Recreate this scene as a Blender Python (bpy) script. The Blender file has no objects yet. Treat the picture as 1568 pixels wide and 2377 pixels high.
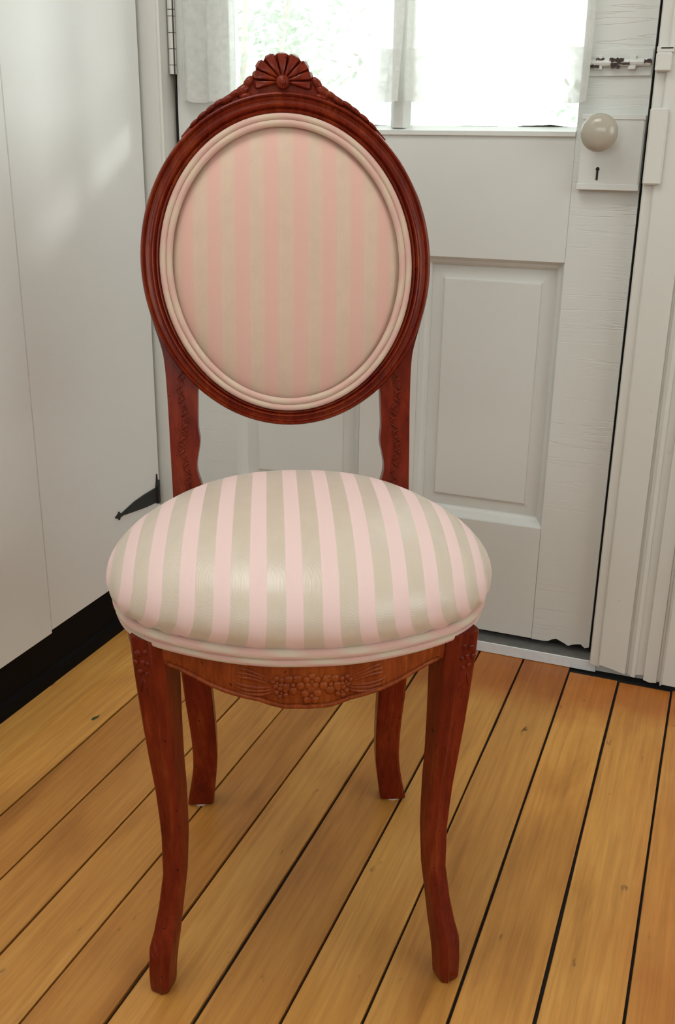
import bpy, bmesh, math, random
from mathutils import Vector, Matrix
random.seed(7)
scene = bpy.context.scene
COL = scene.collection

# ------------------------------------------------------------------ camera
FPX, FW, FH = 2342.3, 1568.0, 2377.0
cam_d = bpy.data.cameras.new("camera")
cam = bpy.data.objects.new("camera", cam_d)
COL.objects.link(cam)
cam_d.sensor_fit = 'VERTICAL'
cam_d.sensor_height = 24.0
cam_d.lens = 24.0 * FPX / FH
cam_d.clip_start = 0.02
YAW, PITCH, ROLL = -0.362424, -0.349643, 0.014494
fw = Vector((math.sin(YAW)*math.cos(PITCH), math.cos(YAW)*math.cos(PITCH), math.sin(PITCH)))
r0 = fw.cross(Vector((0, 0, 1))).normalized()
u0 = r0.cross(fw)
rt = math.cos(ROLL)*r0 + math.sin(ROLL)*u0
up = -math.sin(ROLL)*r0 + math.cos(ROLL)*u0
cam.matrix_world = Matrix(((rt.x, up.x, -fw.x, 0), (rt.y, up.y, -fw.y, 0), (rt.z, up.z, -fw.z, 0.936), (0, 0, 0, 1)))
scene.camera = cam

# ------------------------------------------------------------------ sky, exposure
world = bpy.data.worlds.new("overcast_sky")
scene.world = world
world.use_nodes = True
bg = world.node_tree.nodes["Background"]
bg.inputs[0].default_value = (0.93, 1.0, 0.97, 1)
bg.inputs[1].default_value = 6.0
vs = scene.view_settings
vs.view_transform = 'Standard'
vs.look = 'None'
vs.exposure = -0.66
vs.gamma = 1.0
vs.use_curve_mapping = False


def area_light(name, loc, rot, sx, sy, watts, color):
    d = bpy.data.lights.new(name, 'AREA')
    d.shape = 'RECTANGLE'
    d.size, d.size_y, d.energy, d.color = sx, sy, watts, color
    o = bpy.data.objects.new(name, d)
    o.location, o.rotation_euler = loc, rot
    COL.objects.link(o)
    return o


# daylight also enters by unseen window openings added at right and behind the camera
# unseen ceiling fitting, added to light the room
area_light("added_ceiling_light", (-0.68, 0.58, 2.36), (0, 0, 0), 0.8, 0.8, 20.0, (1.0, 0.99, 0.97))
# low hazy sun slanting in under the curtain onto the cupboard
sd = bpy.data.lights.new("low_sun", 'SUN')
sd.energy, sd.angle, sd.color = 6.5, math.radians(6), (1.0, 0.99, 0.97)
so = bpy.data.objects.new("low_sun", sd)
so.rotation_euler = Vector((-0.85, -0.46, -0.25)).to_track_quat('-Z', 'Y').to_euler()
so.location = (4, 5, 3)
COL.objects.link(so)


# ------------------------------------------------------------------ helpers
def empty(name, loc=(0, 0, 0), rz=0.0, parent=None):
    o = bpy.data.objects.new(name, None)
    COL.objects.link(o)
    o.location = loc
    o.rotation_euler = (0, 0, rz)
    o.empty_display_size = 0.05
    if parent:
        o.parent = parent
    return o


def tag(o, label=None, cat=None, group=None, kind=None):
    if label: o["label"] = label
    if cat: o["category"] = cat
    if group: o["group"] = group
    if kind: o["kind"] = kind
    return o


def obj(name, bm, mat, parent=None, smooth=False, angle=None, recalc=True):
    if recalc:
        bmesh.ops.recalc_face_normals(bm, faces=bm.faces)
    me = bpy.data.meshes.new(name)
    bm.to_mesh(me)
    bm.free()
    o = bpy.data.objects.new(name, me)
    COL.objects.link(o)
    if mat: me.materials.append(mat)
    if smooth:
        for p in me.polygons: p.use_smooth = True
        if angle is not None:
            me.set_sharp_from_angle(angle=math.radians(angle))
    if parent: o.parent = parent
    return o


def box(bm, x0, x1, y0, y1, z0, z1, bev=0.0):
    vs_ = [bm.verts.new(c) for c in ((x0, y0, z0), (x1, y0, z0), (x1, y1, z0), (x0, y1, z0),
                                     (x0, y0, z1), (x1, y0, z1), (x1, y1, z1), (x0, y1, z1))]
    fs = [bm.faces.new([vs_[i] for i in q]) for q in
          ((3, 2, 1, 0), (4, 5, 6, 7), (0, 1, 5, 4), (1, 2, 6, 5), (2, 3, 7, 6), (3, 0, 4, 7))]
    if bev:
        es = list({e for f in fs for e in f.edges})
        bmesh.ops.bevel(bm, geom=es, offset=bev, segments=1, affect='EDGES')
    return bm


def new_box(x0, x1, y0, y1, z0, z1, bev=0.0):
    return box(bmesh.new(), x0, x1, y0, y1, z0, z1, bev)


def grid(bm, rows, close_u=False, close_v=False):
    """rows: list of lists of points; returns the vert grid"""
    V = [[bm.verts.new(p) for p in r] for r in rows]
    n, m = len(V), len(V[0])
    for i in range(n if close_v else n-1):
        for j in range(m if close_u else m-1):
            a, b = V[i][j], V[i][(j+1) % m]
            c, d = V[(i+1) % n][(j+1) % m], V[(i+1) % n][j]
            try: bm.faces.new((a, b, c, d))
            except ValueError: pass
    return V


def tube(bm, pts, r, seg=8, closed=False, rad=None, flat=1.0, upv=None):
    """sweep a circle along pts"""
    P = [Vector(p) for p in pts]
    n = len(P)
    rows = []
    for i in range(n):
        a = P[(i-1) % n] if (closed or i > 0) else P[i]
        b = P[(i+1) % n] if (closed or i < n-1) else P[i]
        t = (b-a).normalized()
        u = Vector(upv) if upv else (Vector((0, 0, 1)) if abs(t.z) < 0.9 else Vector((1, 0, 0)))
        s = t.cross(u).normalized()
        w = s.cross(t)
        rr = rad[i] if rad else r
        rows.append([P[i] + rr*(math.cos(k*2*math.pi/seg)*s + flat*math.sin(k*2*math.pi/seg)*w) for k in range(seg)])
    V = grid(bm, rows, close_u=True, close_v=closed)
    if not closed:
        try:
            bm.faces.new(V[0][::-1]); bm.faces.new(V[-1])
        except ValueError: pass
    return V


def blob(bm, c, ax, ay, az, u=8, v=5):
    """ellipsoid with centre c and half-axis vectors"""
    c, ax, ay, az = Vector(c), Vector(ax), Vector(ay), Vector(az)
    rows = []
    for i in range(1, v):
        ph = math.pi*i/v
        rows.append([c + math.sin(ph)*(math.cos(2*math.pi*k/u)*ax + math.sin(2*math.pi*k/u)*ay) + math.cos(ph)*az for k in range(u)])
    V = grid(bm, rows, close_u=True)
    t = bm.verts.new(c+az); b = bm.verts.new(c-az)
    for k in range(u):
        bm.faces.new((t, V[0][k], V[0][(k+1) % u]))
        bm.faces.new((b, V[-1][(k+1) % u], V[-1][k]))


def interp(tab, x):
    if x <= tab[0][0]: return tab[0][1]
    for (a, b), (c, d) in zip(tab, tab[1:]):
        if x <= c:
            t = (x-a)/(c-a)
            return b+(d-b)*t
    return tab[-1][1]


def smoothcurve(pts, n):
    """Catmull-Rom through 2-D/3-D points"""
    out = []
    P = [Vector(p) for p in pts]
    P = [2*P[0]-P[1]] + P + [2*P[-1]-P[-2]]
    for i in range(1, len(P)-2):
        for k in range(n):
            t = k/n
            a, b, c, d = P[i-1], P[i], P[i+1], P[i+2]
            out.append(0.5*((2*b)+(c-a)*t+(2*a-5*b+4*c-d)*t*t+(3*b-a-3*c+d)*t**3))
    out.append(P[-2])
    return out


# ------------------------------------------------------------------ materials
def newmat(name):
    m = bpy.data.materials.new(name)
    m.use_nodes = True
    nt = m.node_tree
    return m, nt, nt.nodes["Principled BSDF"]


def N(nt, kind, **kw):
    n = nt.nodes.new(kind)
    for k, v in kw.items():
        if k in n.inputs.keys(): n.inputs[k].default_value = v
        else: setattr(n, k, v)
    return n


def ramp(nt, fac, stops):
    r = nt.nodes.new("ShaderNodeValToRGB")
    e = r.color_ramp.elements
    while len(e) < len(stops): e.new(0.5)
    for k, (p, c) in enumerate(stops):
        e[k].position = p
        e[k].color = (*c, 1) if len(c) == 3 else c
    nt.links.new(fac, r.inputs[0])
    return r


def coords(nt, kind="Object", scale=(1, 1, 1), rot=(0, 0, 0), loc=(0, 0, 0)):
    t = nt.nodes.new("ShaderNodeTexCoord")
    mp = nt.nodes.new("ShaderNodeMapping")
    mp.inputs["Scale"].default_value = scale
    mp.inputs["Rotation"].default_value = rot
    mp.inputs["Location"].default_value = loc
    nt.links.new(t.outputs[kind], mp.inputs[0])
    return mp.outputs[0]


def noise(nt, vec, scale, detail=3, rough=0.5, dist=0.0):
    n = N(nt, "ShaderNodeTexNoise")
    n.inputs["Scale"].default_value = scale
    n.inputs["Detail"].default_value = detail
    n.inputs["Roughness"].default_value = rough
    n.inputs["Distortion"].default_value = dist
    nt.links.new(vec, n.inputs["Vector"])
    return n.outputs["Fac"]


def mix(nt, fac, a, b, blend='MIX'):
    m = nt.nodes.new("ShaderNodeMix")
    m.data_type = 'RGBA'
    m.blend_type = blend
    for sock, val in ((m.inputs[0], fac), (m.inputs[6], a), (m.inputs[7], b)):
        if isinstance(val, bpy.types.NodeSocket): nt.links.new(val, sock)
        elif isinstance(val, (int, float)): sock.default_value = val
        else: sock.default_value = (*val, 1)
    return m.outputs[2]


def math_n(nt, op, a, b=0.0, clamp=False):
    m = nt.nodes.new("ShaderNodeMath")
    m.operation = op
    m.use_clamp = clamp
    for sock, val in ((m.inputs[0], a), (m.inputs[1], b)):
        if isinstance(val, bpy.types.NodeSocket): nt.links.new(val, sock)
        else: sock.default_value = val
    return m.outputs[0]


def bump(nt, bsdf, h, strength, dist=0.002, chain=None):
    b = nt.nodes.new("ShaderNodeBump")
    b.inputs["Strength"].default_value = strength
    b.inputs["Distance"].default_value = dist
    nt.links.new(h, b.inputs["Height"])
    if chain is not None: nt.links.new(chain, b.inputs["Normal"])
    nt.links.new(b.outputs[0], bsdf.inputs["Normal"])
    return b.outputs[0]


def paint(name, col, rough=0.4, cracks=False, streak=0.03, dirt=0.0):
    m, nt, b = newmat(name)
    v = coords(nt)
    n1 = noise(nt, v, 6, 4)
    c = mix(nt, n1, tuple(x*(1-streak) for x in col), tuple(min(1, x*(1+streak)) for x in col))
    if dirt:
        d = ramp(nt, noise(nt, v, 38, 5, 0.7), [(0.66, (0, 0, 0)), (0.74, (1, 1, 1))])
        c = mix(nt, math_n(nt, 'MULTIPLY', d.outputs[0], dirt), c, (0.12, 0.08, 0.05))
    nt.links.new(c, b.inputs["Base Color"])
    b.inputs["Roughness"].default_value = rough
    n2 = noise(nt, coords(nt, scale=(1, 1, 1)), 55, 4, 0.6)
    ch = bump(nt, b, n2, 0.12, 0.0015)
    if cracks:
        vv = coords(nt, scale=(5, 5, 95), rot=(0, 0.10, 0))
        n3 = noise(nt, vv, 1.0, 3, 0.5, 0.4)
        k = ramp(nt, n3, [(0.40, (1, 1, 1)), (0.425, (0, 0, 0)), (0.45, (1, 1, 1))])
        msk = ramp(nt, noise(nt, coords(nt, scale=(3, 3, 3)), 2.0, 2), [(0.42, (0, 0, 0)), (0.6, (1, 1, 1))])
        inv = math_n(nt, 'SUBTRACT', 1.0, math_n(nt, 'MULTIPLY', math_n(nt, 'SUBTRACT', 1.0, k.outputs[0]), msk.outputs[0]))
        bump(nt, b, inv, 0.5, 0.0012, ch)
    return m


M_DOOR = paint("door_paint", (0.635, 0.645, 0.615), 0.38, cracks=True)
M_FLATDOOR = paint("door_paint_plain", (0.635, 0.645, 0.615), 0.38)
M_CASING = paint("casing_paint", (0.635, 0.635, 0.59), 0.42, dirt=0.25)
M_CUP = paint("cupboard_paint", (0.785, 0.795, 0.78), 0.33)
M_WALL = paint("wall_paint", (0.74, 0.73, 0.70), 0.7)
M_DARKWALL = paint("darkened_wall_paint", (0.22, 0.21, 0.19), 0.7)  # unseen rear wall, darkened to weaken its reflection in the chair wood
M_CEIL = paint("ceiling_paint", (0.8, 0.79, 0.76), 0.8)


def simple(name, col, rough=0.5, metal=0.0, spec=None, nscale=60, var=0.15, bstr=0.1):
    m, nt, b = newmat(name)
    n1 = noise(nt, coords(nt), nscale, 4, 0.6)
    c = mix(nt, n1, tuple(x*(1-var) for x in col), tuple(min(1, x*(1+var)) for x in col))
    nt.links.new(c, b.inputs["Base Color"])
    b.inputs["Roughness"].default_value = rough
    b.inputs["Metallic"].default_value = metal
    if spec is not None: b.inputs["Specular IOR Level"].default_value = spec
    if bstr: bump(nt, b, n1, bstr, 0.001)
    return m


M_BLACK = simple("black_plinth_paint", (0.004, 0.004, 0.0045), 0.55, spec=0.08)
M_IRON = simple("black_iron", (0.008, 0.008, 0.009), 0.5, 0.0, nscale=120, bstr=0.3)
M_DIRT_SHADE = simple("gap_dirt_and_shade", (0.012, 0.010, 0.009), 0.9, nscale=150, var=0.6)  # dirt in the joints, also stands for shade in the door gaps
M_ALU = simple("dull_aluminium", (0.74, 0.79, 0.82), 0.45, 0.1, nscale=90, var=0.12)
M_ALUD = simple("worn_grey_metal", (0.20, 0.19, 0.18), 0.5, 0.3, nscale=60, var=0.3)
M_KNOB = simple("old_ivory_glaze", (0.41, 0.375, 0.305), 0.16, nscale=25, var=0.06, bstr=0.05)
M_RUST = simple("exposed_dark_metal", (0.035, 0.02, 0.014), 0.7, nscale=200, var=0.5, bstr=0.4)
M_GLIDE = simple("pale_felt_glide", (0.5, 0.45, 0.40), 0.8)
M_GREEN = simple("green_scrap", (0.05, 0.13, 0.05), 0.6)
M_EXT = simple("pale_concrete", (0.55, 0.55, 0.52), 0.9, nscale=8)
M_LEAF = simple("hazed_leaf", (0.44, 0.52, 0.43), 0.6, nscale=5, var=0.4, bstr=0)  # overexposed haze is put into the pale leaf colour
M_BARK = simple("hazed_bark", (0.5, 0.46, 0.41), 0.9, nscale=20)  # stems paled likewise so they wash out against the sky


def wood_floor():
    m, nt, b = newmat("amber_floorboard")
    tc = nt.nodes.new("ShaderNodeTexCoord")
    oi = nt.nodes.new("ShaderNodeObjectInfo")
    rnd = oi.outputs["Random"]
    off = nt.nodes.new("ShaderNodeCombineXYZ")
    nt.links.new(math_n(nt, 'MULTIPLY', rnd, 37.0), off.inputs[0])
    nt.links.new(math_n(nt, 'MULTIPLY', rnd, 91.0), off.inputs[1])
    add = nt.nodes.new("ShaderNodeVectorMath"); add.operation = 'ADD'
    nt.links.new(tc.outputs["Object"], add.inputs[0]); nt.links.new(off.outputs[0], add.inputs[1])
    v = add.outputs[0]

    def mp(scale):
        k = nt.nodes.new("ShaderNodeMapping")
        k.inputs["Scale"].default_value = scale
        nt.links.new(v, k.inputs[0])
        return k.outputs[0]
    broad = noise(nt, mp((10, 2.2, 1)), 1.0, 4, 0.55, 0.6)
    grain = noise(nt, mp((130, 5, 1)), 1.0, 5, 0.65, 0.4)
    c = ramp(nt, broad, [(0.22, (0.36, 0.150, 0.027)), (0.46, (0.60, 0.295, 0.066)), (0.76, (0.70, 0.390, 0.105))]).outputs[0]
    g = ramp(nt, grain, [(0.3, (0.78, 0.72, 0.66)), (0.62, (1.04, 1.03, 1.0))]).outputs[0]
    c = mix(nt, 1.0, c, g, 'MULTIPLY')
    tone = ramp(nt, rnd, [(0.0, (0.74, 0.64, 0.55)), (0.5, (1, 1, 1)), (1.0, (1.08, 1.03, 0.95))]).outputs[0]
    c = mix(nt, 1.0, c, tone, 'MULTIPLY')
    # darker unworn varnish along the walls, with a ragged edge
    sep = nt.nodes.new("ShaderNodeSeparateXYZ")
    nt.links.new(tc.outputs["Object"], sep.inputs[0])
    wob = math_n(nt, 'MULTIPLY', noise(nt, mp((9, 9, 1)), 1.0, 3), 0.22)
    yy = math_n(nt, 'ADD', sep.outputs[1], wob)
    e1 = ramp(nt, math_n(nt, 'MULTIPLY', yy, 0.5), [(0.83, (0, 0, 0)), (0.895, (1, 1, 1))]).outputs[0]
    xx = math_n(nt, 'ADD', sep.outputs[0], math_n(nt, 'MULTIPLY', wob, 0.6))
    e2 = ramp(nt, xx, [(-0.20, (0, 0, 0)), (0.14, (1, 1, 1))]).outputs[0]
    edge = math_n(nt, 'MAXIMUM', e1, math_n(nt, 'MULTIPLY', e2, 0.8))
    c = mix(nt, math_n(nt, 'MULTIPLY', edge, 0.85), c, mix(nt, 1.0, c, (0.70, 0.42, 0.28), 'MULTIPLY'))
    # knots and dents
    kn = ramp(nt, noise(nt, mp((38, 14, 1)), 1.0, 3, 0.6), [(0.685, (0, 0, 0)), (0.76, (1, 1, 1))]).outputs[0]
    c = mix(nt, math_n(nt, 'MULTIPLY', kn, 0.85), c, (0.05, 0.024, 0.010))
    nt.links.new(c, b.inputs["Base Color"])
    rr = ramp(nt, noise(nt, mp((14, 6, 1)), 1.0, 3), [(0.3, (0.34,)*3), (0.7, (0.52,)*3)]).outputs[0]
    nt.links.new(rr, b.inputs["Roughness"])
    b.inputs["Specular IOR Level"].default_value = 0.4
    bump(nt, b, grain, 0.10, 0.001)
    return m


M_PLANK = wood_floor()


def mahogany(name, lo, mid, hi):
    m, nt, b = newmat(name)
    v = coords(nt, scale=(22, 22, 5))
    g = noise(nt, v, 1.6, 5, 0.6, 0.5)
    fine = noise(nt, coords(nt, scale=(170, 170, 22)), 1.0, 4, 0.7)
    c = ramp(nt, g, [(0.28, lo), (0.55, mid), (0.8, hi)]).outputs[0]
    f = ramp(nt, fine, [(0.35, (0.72, 0.66, 0.62)), (0.6, (1.05, 1.05, 1.05))]).outputs[0]
    c = mix(nt, 1.0, c, f, 'MULTIPLY')
    sp = ramp(nt, noise(nt, coords(nt, scale=(1, 1, 0.7)), 230, 2, 0.5), [(0.70, (0, 0, 0)), (0.75, (1, 1, 1))]).outputs[0]
    sp2 = ramp(nt, noise(nt, coords(nt, loc=(3, 1, 2)), 75, 2, 0.5), [(0.74, (0, 0, 0)), (0.77, (1, 1, 1))]).outputs[0]
    c = mix(nt, math_n(nt, 'MULTIPLY', math_n(nt, 'MAXIMUM', sp, sp2), 0.85), c, (0.012, 0.005, 0.004))
    nt.links.new(c, b.inputs["Base Color"])
    b.inputs["Roughness"].default_value = 0.26
    b.inputs["Specular IOR Level"].default_value = 0.20
    bump(nt, b, fine, 0.06, 0.0008)
    return m


M_WOOD = mahogany("red_mahogany", (0.110, 0.0092, 0.0036), (0.175, 0.0185, 0.0052), (0.265, 0.048, 0.0095))
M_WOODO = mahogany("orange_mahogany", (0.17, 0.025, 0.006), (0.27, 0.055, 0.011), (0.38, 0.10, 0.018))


def fabric(name, pink, cream, duty=0.48, diag=0.0, soft=0.012, satin=True, weave=True, gloss=0.9, sr=0.36):
    """striped damask: u counts stripes, v counts the same unit along the stripe"""
    m, nt, b = newmat(name)
    uv = nt.nodes.new("ShaderNodeUVMap"); uv.uv_map = "UVMap"
    sep = nt.nodes.new("ShaderNodeSeparateXYZ")
    nt.links.new(uv.outputs[0], sep.inputs[0])
    u = math_n(nt, 'ADD', sep.outputs[0], math_n(nt, 'MULTIPLY', sep.outputs[1], diag))
    fr = math_n(nt, 'FRACT', u)
    tri = math_n(nt, 'ABSOLUTE', math_n(nt, 'SUBTRACT', fr, 0.5))       # 0 in stripe middle
    k = ramp(nt, tri, [(duty/2-soft, (0, 0, 0)), (duty/2+soft, (1, 1, 1))]).outputs[0]   # 0 pink, 1 cream
    nz = noise(nt, coords(nt, "UV", scale=(1, 1, 1)), 60, 4, 0.7)
    blot = noise(nt, coords(nt, "UV", scale=(1, 1, 1)), 1.6, 4, 0.6)
    pk = mix(nt, nz, tuple(x*0.93 for x in pink), tuple(min(1, x*1.06) for x in pink))
    cr = mix(nt, blot, tuple(x*0.90 for x in cream), tuple(min(1, x*1.07) for x in cream))
    c = mix(nt, k, pk, cr)
    nt.links.new(c, b.inputs["Base Color"])
    if satin:
        r = ramp(nt, k, [(0, (0.85,)*3), (1, (sr,)*3)]).outputs[0]
        nt.links.new(r, b.inputs["Roughness"])
        b.inputs["Specular IOR Level"].default_value = gloss
    else:
        b.inputs["Roughness"].default_value = 0.8
    b.inputs["Sheen Weight"].default_value = 0.15
    b.inputs["Sheen Roughness"].default_value = 0.5
    if weave:
        # herringbone twill in the cream, plain ground in the pink
        zig = math_n(nt, 'ABSOLUTE', math_n(nt, 'SUBTRACT', math_n(nt, 'FRACT', math_n(nt, 'MULTIPLY', u, 4.0)), 0.5))
        ph = math_n(nt, 'ADD', math_n(nt, 'MULTIPLY', sep.outputs[1], 14.0), math_n(nt, 'MULTIPLY', zig, 2.0))
        tw = math_n(nt, 'ABSOLUTE', math_n(nt, 'SUBTRACT', math_n(nt, 'FRACT', ph), 0.5))
        twk = math_n(nt, 'MULTIPLY', tw, k)
        h = math_n(nt, 'ADD', twk, math_n(nt, 'MULTIPLY', nz, 0.35))
        h = math_n(nt, 'ADD', h, math_n(nt, 'MULTIPLY', k, 0.15))
        bump(nt, b, h, 0.16, 0.0012)
    return m


PINK, CREAM = (0.77, 0.56, 0.53), (0.60, 0.505, 0.405)
M_FAB = fabric("striped_damask", PINK, CREAM, 0.47)
M_FAB_SHADED = fabric("striped_damask_shaded", (0.66, 0.405, 0.335), (0.615, 0.45, 0.34), 0.50, soft=0.05, gloss=0.3, sr=0.55)  # same cloth as the seat, with the shade on the back in its colours
M_WELT = fabric("welt_damask", (0.62, 0.385, 0.335), (0.60, 0.49, 0.385), 0.55, diag=0.6, soft=0.12, satin=False, weave=False)

M_WELTB = fabric("back_welt_damask", (0.60, 0.375, 0.315), (0.60, 0.45, 0.34), 0.55, diag=0.6, soft=0.12, satin=False, weave=False)


def sheer():
    """voile thinned mid-panel to imitate glare, denser at the gathered sides (u = 0 or 1)"""
    m, nt, b = newmat("sheer_voile")
    out = nt.nodes["Material Output"]
    tr = N(nt, "ShaderNodeBsdfTranslucent"); tr.inputs[0].default_value = (0.62, 0.64, 0.62, 1)
    df = N(nt, "ShaderNodeBsdfDiffuse"); df.inputs[0].default_value = (0.88, 0.88, 0.85, 1)
    tp = N(nt, "ShaderNodeBsdfTransparent")
    m1 = N(nt, "ShaderNodeMixShader"); m1.inputs[0].default_value = 0.62
    nt.links.new(tr.outputs[0], m1.inputs[1]); nt.links.new(df.outputs[0], m1.inputs[2])
    m2 = N(nt, "ShaderNodeMixShader")
    uv = nt.nodes.new("ShaderNodeUVMap"); uv.uv_map = "UVMap"
    sep = nt.nodes.new("ShaderNodeSeparateXYZ")
    nt.links.new(uv.outputs[0], sep.inputs[0])
    d = math_n(nt, 'ABSOLUTE', math_n(nt, 'SUBTRACT', sep.outputs[0], 0.5))
    g = ramp(nt, d, [(0.20, (0.70,)*3), (0.47, (0.27,)*3)]).outputs[0]  # opacity drops mid-panel, as if glare washed the hem out
    nt.links.new(math_n(nt, 'ADD', g, math_n(nt, 'MULTIPLY', math_n(nt, 'SUBTRACT', noise(nt, coords(nt), 60, 3, 0.6), 0.5), 0.35), clamp=True), m2.inputs[0])
    nt.links.new(m1.outputs[0], m2.inputs[1]); nt.links.new(tp.outputs[0], m2.inputs[2])
    nt.links.new(m2.outputs[0], out.inputs[0])
    return m


def glass():
    m, nt, b = newmat("window_glass")
    out = nt.nodes["Material Output"]
    tp = N(nt, "ShaderNodeBsdfTransparent"); tp.inputs[0].default_value = (0.96, 0.98, 0.97, 1)
    gl = N(nt, "ShaderNodeBsdfGlossy"); gl.inputs["Roughness"].default_value = 0.02
    fr = N(nt, "ShaderNodeFresnel"); fr.inputs[0].default_value = 1.45
    mx = N(nt, "ShaderNodeMixShader")
    nt.links.new(math_n(nt, 'MULTIPLY', fr.outputs[0], 0.8), mx.inputs[0])
    nt.links.new(tp.outputs[0], mx.inputs[1]); nt.links.new(gl.outputs[0], mx.inputs[2])
    nt.links.new(mx.outputs[0], out.inputs[0])
    return m


M_SHEER, M_GLASS = sheer(), glass()

# ------------------------------------------------------------------ setting: floor
RX0, RX1, RY0, RY1, RH = -1.72, 2.1, -2.2, 1.90, 2.42
floor = tag(obj("floor", new_box(RX0, RX1, RY0, RY1, -0.06, -0.007), M_DIRT_SHADE), "worn amber wooden floorboards with dark open joints", kind="structure")
edges_x = [-1.70, -1.61, -1.52, -1.43, -1.34, -1.25, -1.165, -1.078, -0.990, -0.899, -0.810, -0.7236, -0.636, -0.547, -0.456, -0.364, -0.2775, -0.187, -0.095, 0.0]
while edges_x[-1] < RX1-0.1:
    edges_x.append(edges_x[-1]+0.091)
gaps = [0.003]*len(edges_x)
for k, w in ((17, 0.0042), (18, 0.0046), (16, 0.0036), (14, 0.0052), (13, 0.0040), (15, 0.0036), (12, 0.0030), (19, 0.0036), (8, 0.0016)):
    gaps[k] = w
for k in range(len(edges_x)-1):
    a = edges_x[k] + gaps[k]/2
    b = edges_x[k+1] - gaps[k+1]/2
    yend = 1.746 if a > -0.19 else 1.78
    yend += random.uniform(-0.004, 0.002)
    zt = random.uniform(-0.0006, 0.0006)
    bm = bmesh.new()
    ch = 0.0008
    # boards with a few wobbles along the open joint
    ys = [RY0+0.01, -0.6, 0.4, 0.75, 1.05, 1.3, 1.5, yend]
    rows = []
    for y in ys:
        j1, j2 = (random.uniform(-0.0007, 0.0007) for _ in range(2)) if -0.5 < y < 1.7 else (0, 0)
        rows.append([(a+j1, y, -0.012), (a+j1, y, zt-ch), (a+ch+j1, y, zt), (b-ch+j2, y, zt), (b+j2, y, zt-ch), (b+j2, y, -0.012)])
    V = grid(bm, rows)
    bm.faces.new(V[0]); bm.faces.new(V[-1][::-1])
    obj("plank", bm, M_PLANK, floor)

# ------------------------------------------------------------------ setting: walls, ceiling
DY = 1.785              # door face
bm = new_box(-0.1515, RX1, 1.772, 1.87, 0, RH)
box(bm, RX0, -1.021, 1.772, 1.87, 0, RH)
box(bm, -1.021, -0.1515, 1.772, 1.87, 2.03, RH)
tag(obj("wall_back", bm, M_WALL), "off white wall around the panelled door", kind="structure")
tag(obj("wall_left", new_box(RX0-0.1, RX0, RY0, RY1, 0, RH), M_WALL), "plain off white wall behind the cupboard", kind="structure")
bm = new_box(RX1, RX1+0.1, RY0, -0.8, 0, RH)  # window opening out of view, added to let in daylight
box(bm, RX1, RX1+0.1, 1.1, RY1, 0, RH)
box(bm, RX1, RX1+0.1, -0.8, 1.1, 0, 0.9)
box(bm, RX1, RX1+0.1, -0.8, 1.1, 2.15, RH)
tag(obj("wall_right", bm, M_WALL), "unseen off white right wall with a window opening added for light", kind="structure")
bm = new_box(RX0, -1.1, RY0-0.1, RY0, 0, RH)  # opening behind the camera, added as a source of daylight
box(bm, 1.1, RX1, RY0-0.1, RY0, 0, RH)
box(bm, -1.1, 1.1, RY0-0.1, RY0, 0, 1.25)
box(bm, -1.1, 1.1, RY0-0.1, RY0, 2.1, RH)
tag(obj("wall_front", bm, M_DARKWALL), "unseen rear wall darkened to cut reflections, with a window opening added for light", kind="structure")
tag(obj("ceiling", new_box(RX0, RX1, RY0, RY1, RH, RH+0.08), M_CEIL), "plain white ceiling", kind="structure")

# ------------------------------------------------------------------ setting: door
door = tag(empty("door_1", (-0.583, DY, 0)), "off white panelled door with glazed upper half", kind="structure")
DX0, DX1, DZ0, DZ1 = -1.0076, -0.159, 0.036, 2.0
GX0, GX1, GZ0, GZ1 = -0.898, -0.2686, 0.968, 1.86


def dpart(name, bm, mat, **kw):
    bmesh.ops.translate(bm, vec=(0.583, -DY, 0), verts=bm.verts)
    return obj(name, bm, mat, door, **kw)


TH = 0.04
dpart("stile", new_box(DX0, GX0, DY, DY+TH, DZ0, DZ1, 0.0012), M_DOOR)
bm = bmesh.new()
# right stile with a chewed bottom edge
nb = 14
pts = []
for k in range(nb+1):
    x = GX1 + (DX1-GX1)*k/nb
    rag = 0.0 if k < 4 else random.uniform(0.0, 0.008)+0.003*math.sin(k*1.3)
    pts.append((x, DZ0+rag))
pts += [(DX1, DZ1), (GX1, DZ1)]
vf = [bm.verts.new((x, DY, z)) for x, z in pts]
f = bm.faces.new(vf)
ext = bmesh.ops.extrude_face_region(bm, geom=[f])
bmesh.ops.translate(bm, vec=(0, TH, 0), verts=[g for g in ext["geom"] if isinstance(g, bmesh.types.BMVert)])
dpart("stile", bm, M_DOOR)
dpart("rail", new_box(GX0+0.0004, GX1-0.0004, DY+0.0006, DY+TH, DZ0, 0.2646, 0.001), M_FLATDOOR)
# lock rail with sloped window sill on top
bm = bmesh.new()
prof = [(DY+0.0006, 0.751), (DY+0.0006, 0.951), (DY-0.004, 0.953), (DY-0.004, 0.960), (DY+0.020, 0.968), (DY+TH, 0.968), (DY+TH, 0.751)]
rows = [[(x, y, z) for y, z in prof] for x in (GX0+0.0004, GX1-0.0004)]
V = grid(bm, rows, close_u=True)
bm.faces.new(V[0]); bm.faces.new(V[1][::-1])
dpart("rail", bm, M_FLATDOOR)
dpart("rail", new_box(GX0+0.0004, GX1-0.0004, DY+0.0006, DY+TH, GZ1, DZ1, 0.001), M_FLATDOOR)
dpart("mullion", new_box(-0.635, -0.5215, DY+0.0006, DY+TH, 0.265, 0.7508, 0.001), M_FLATDOOR)


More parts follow.
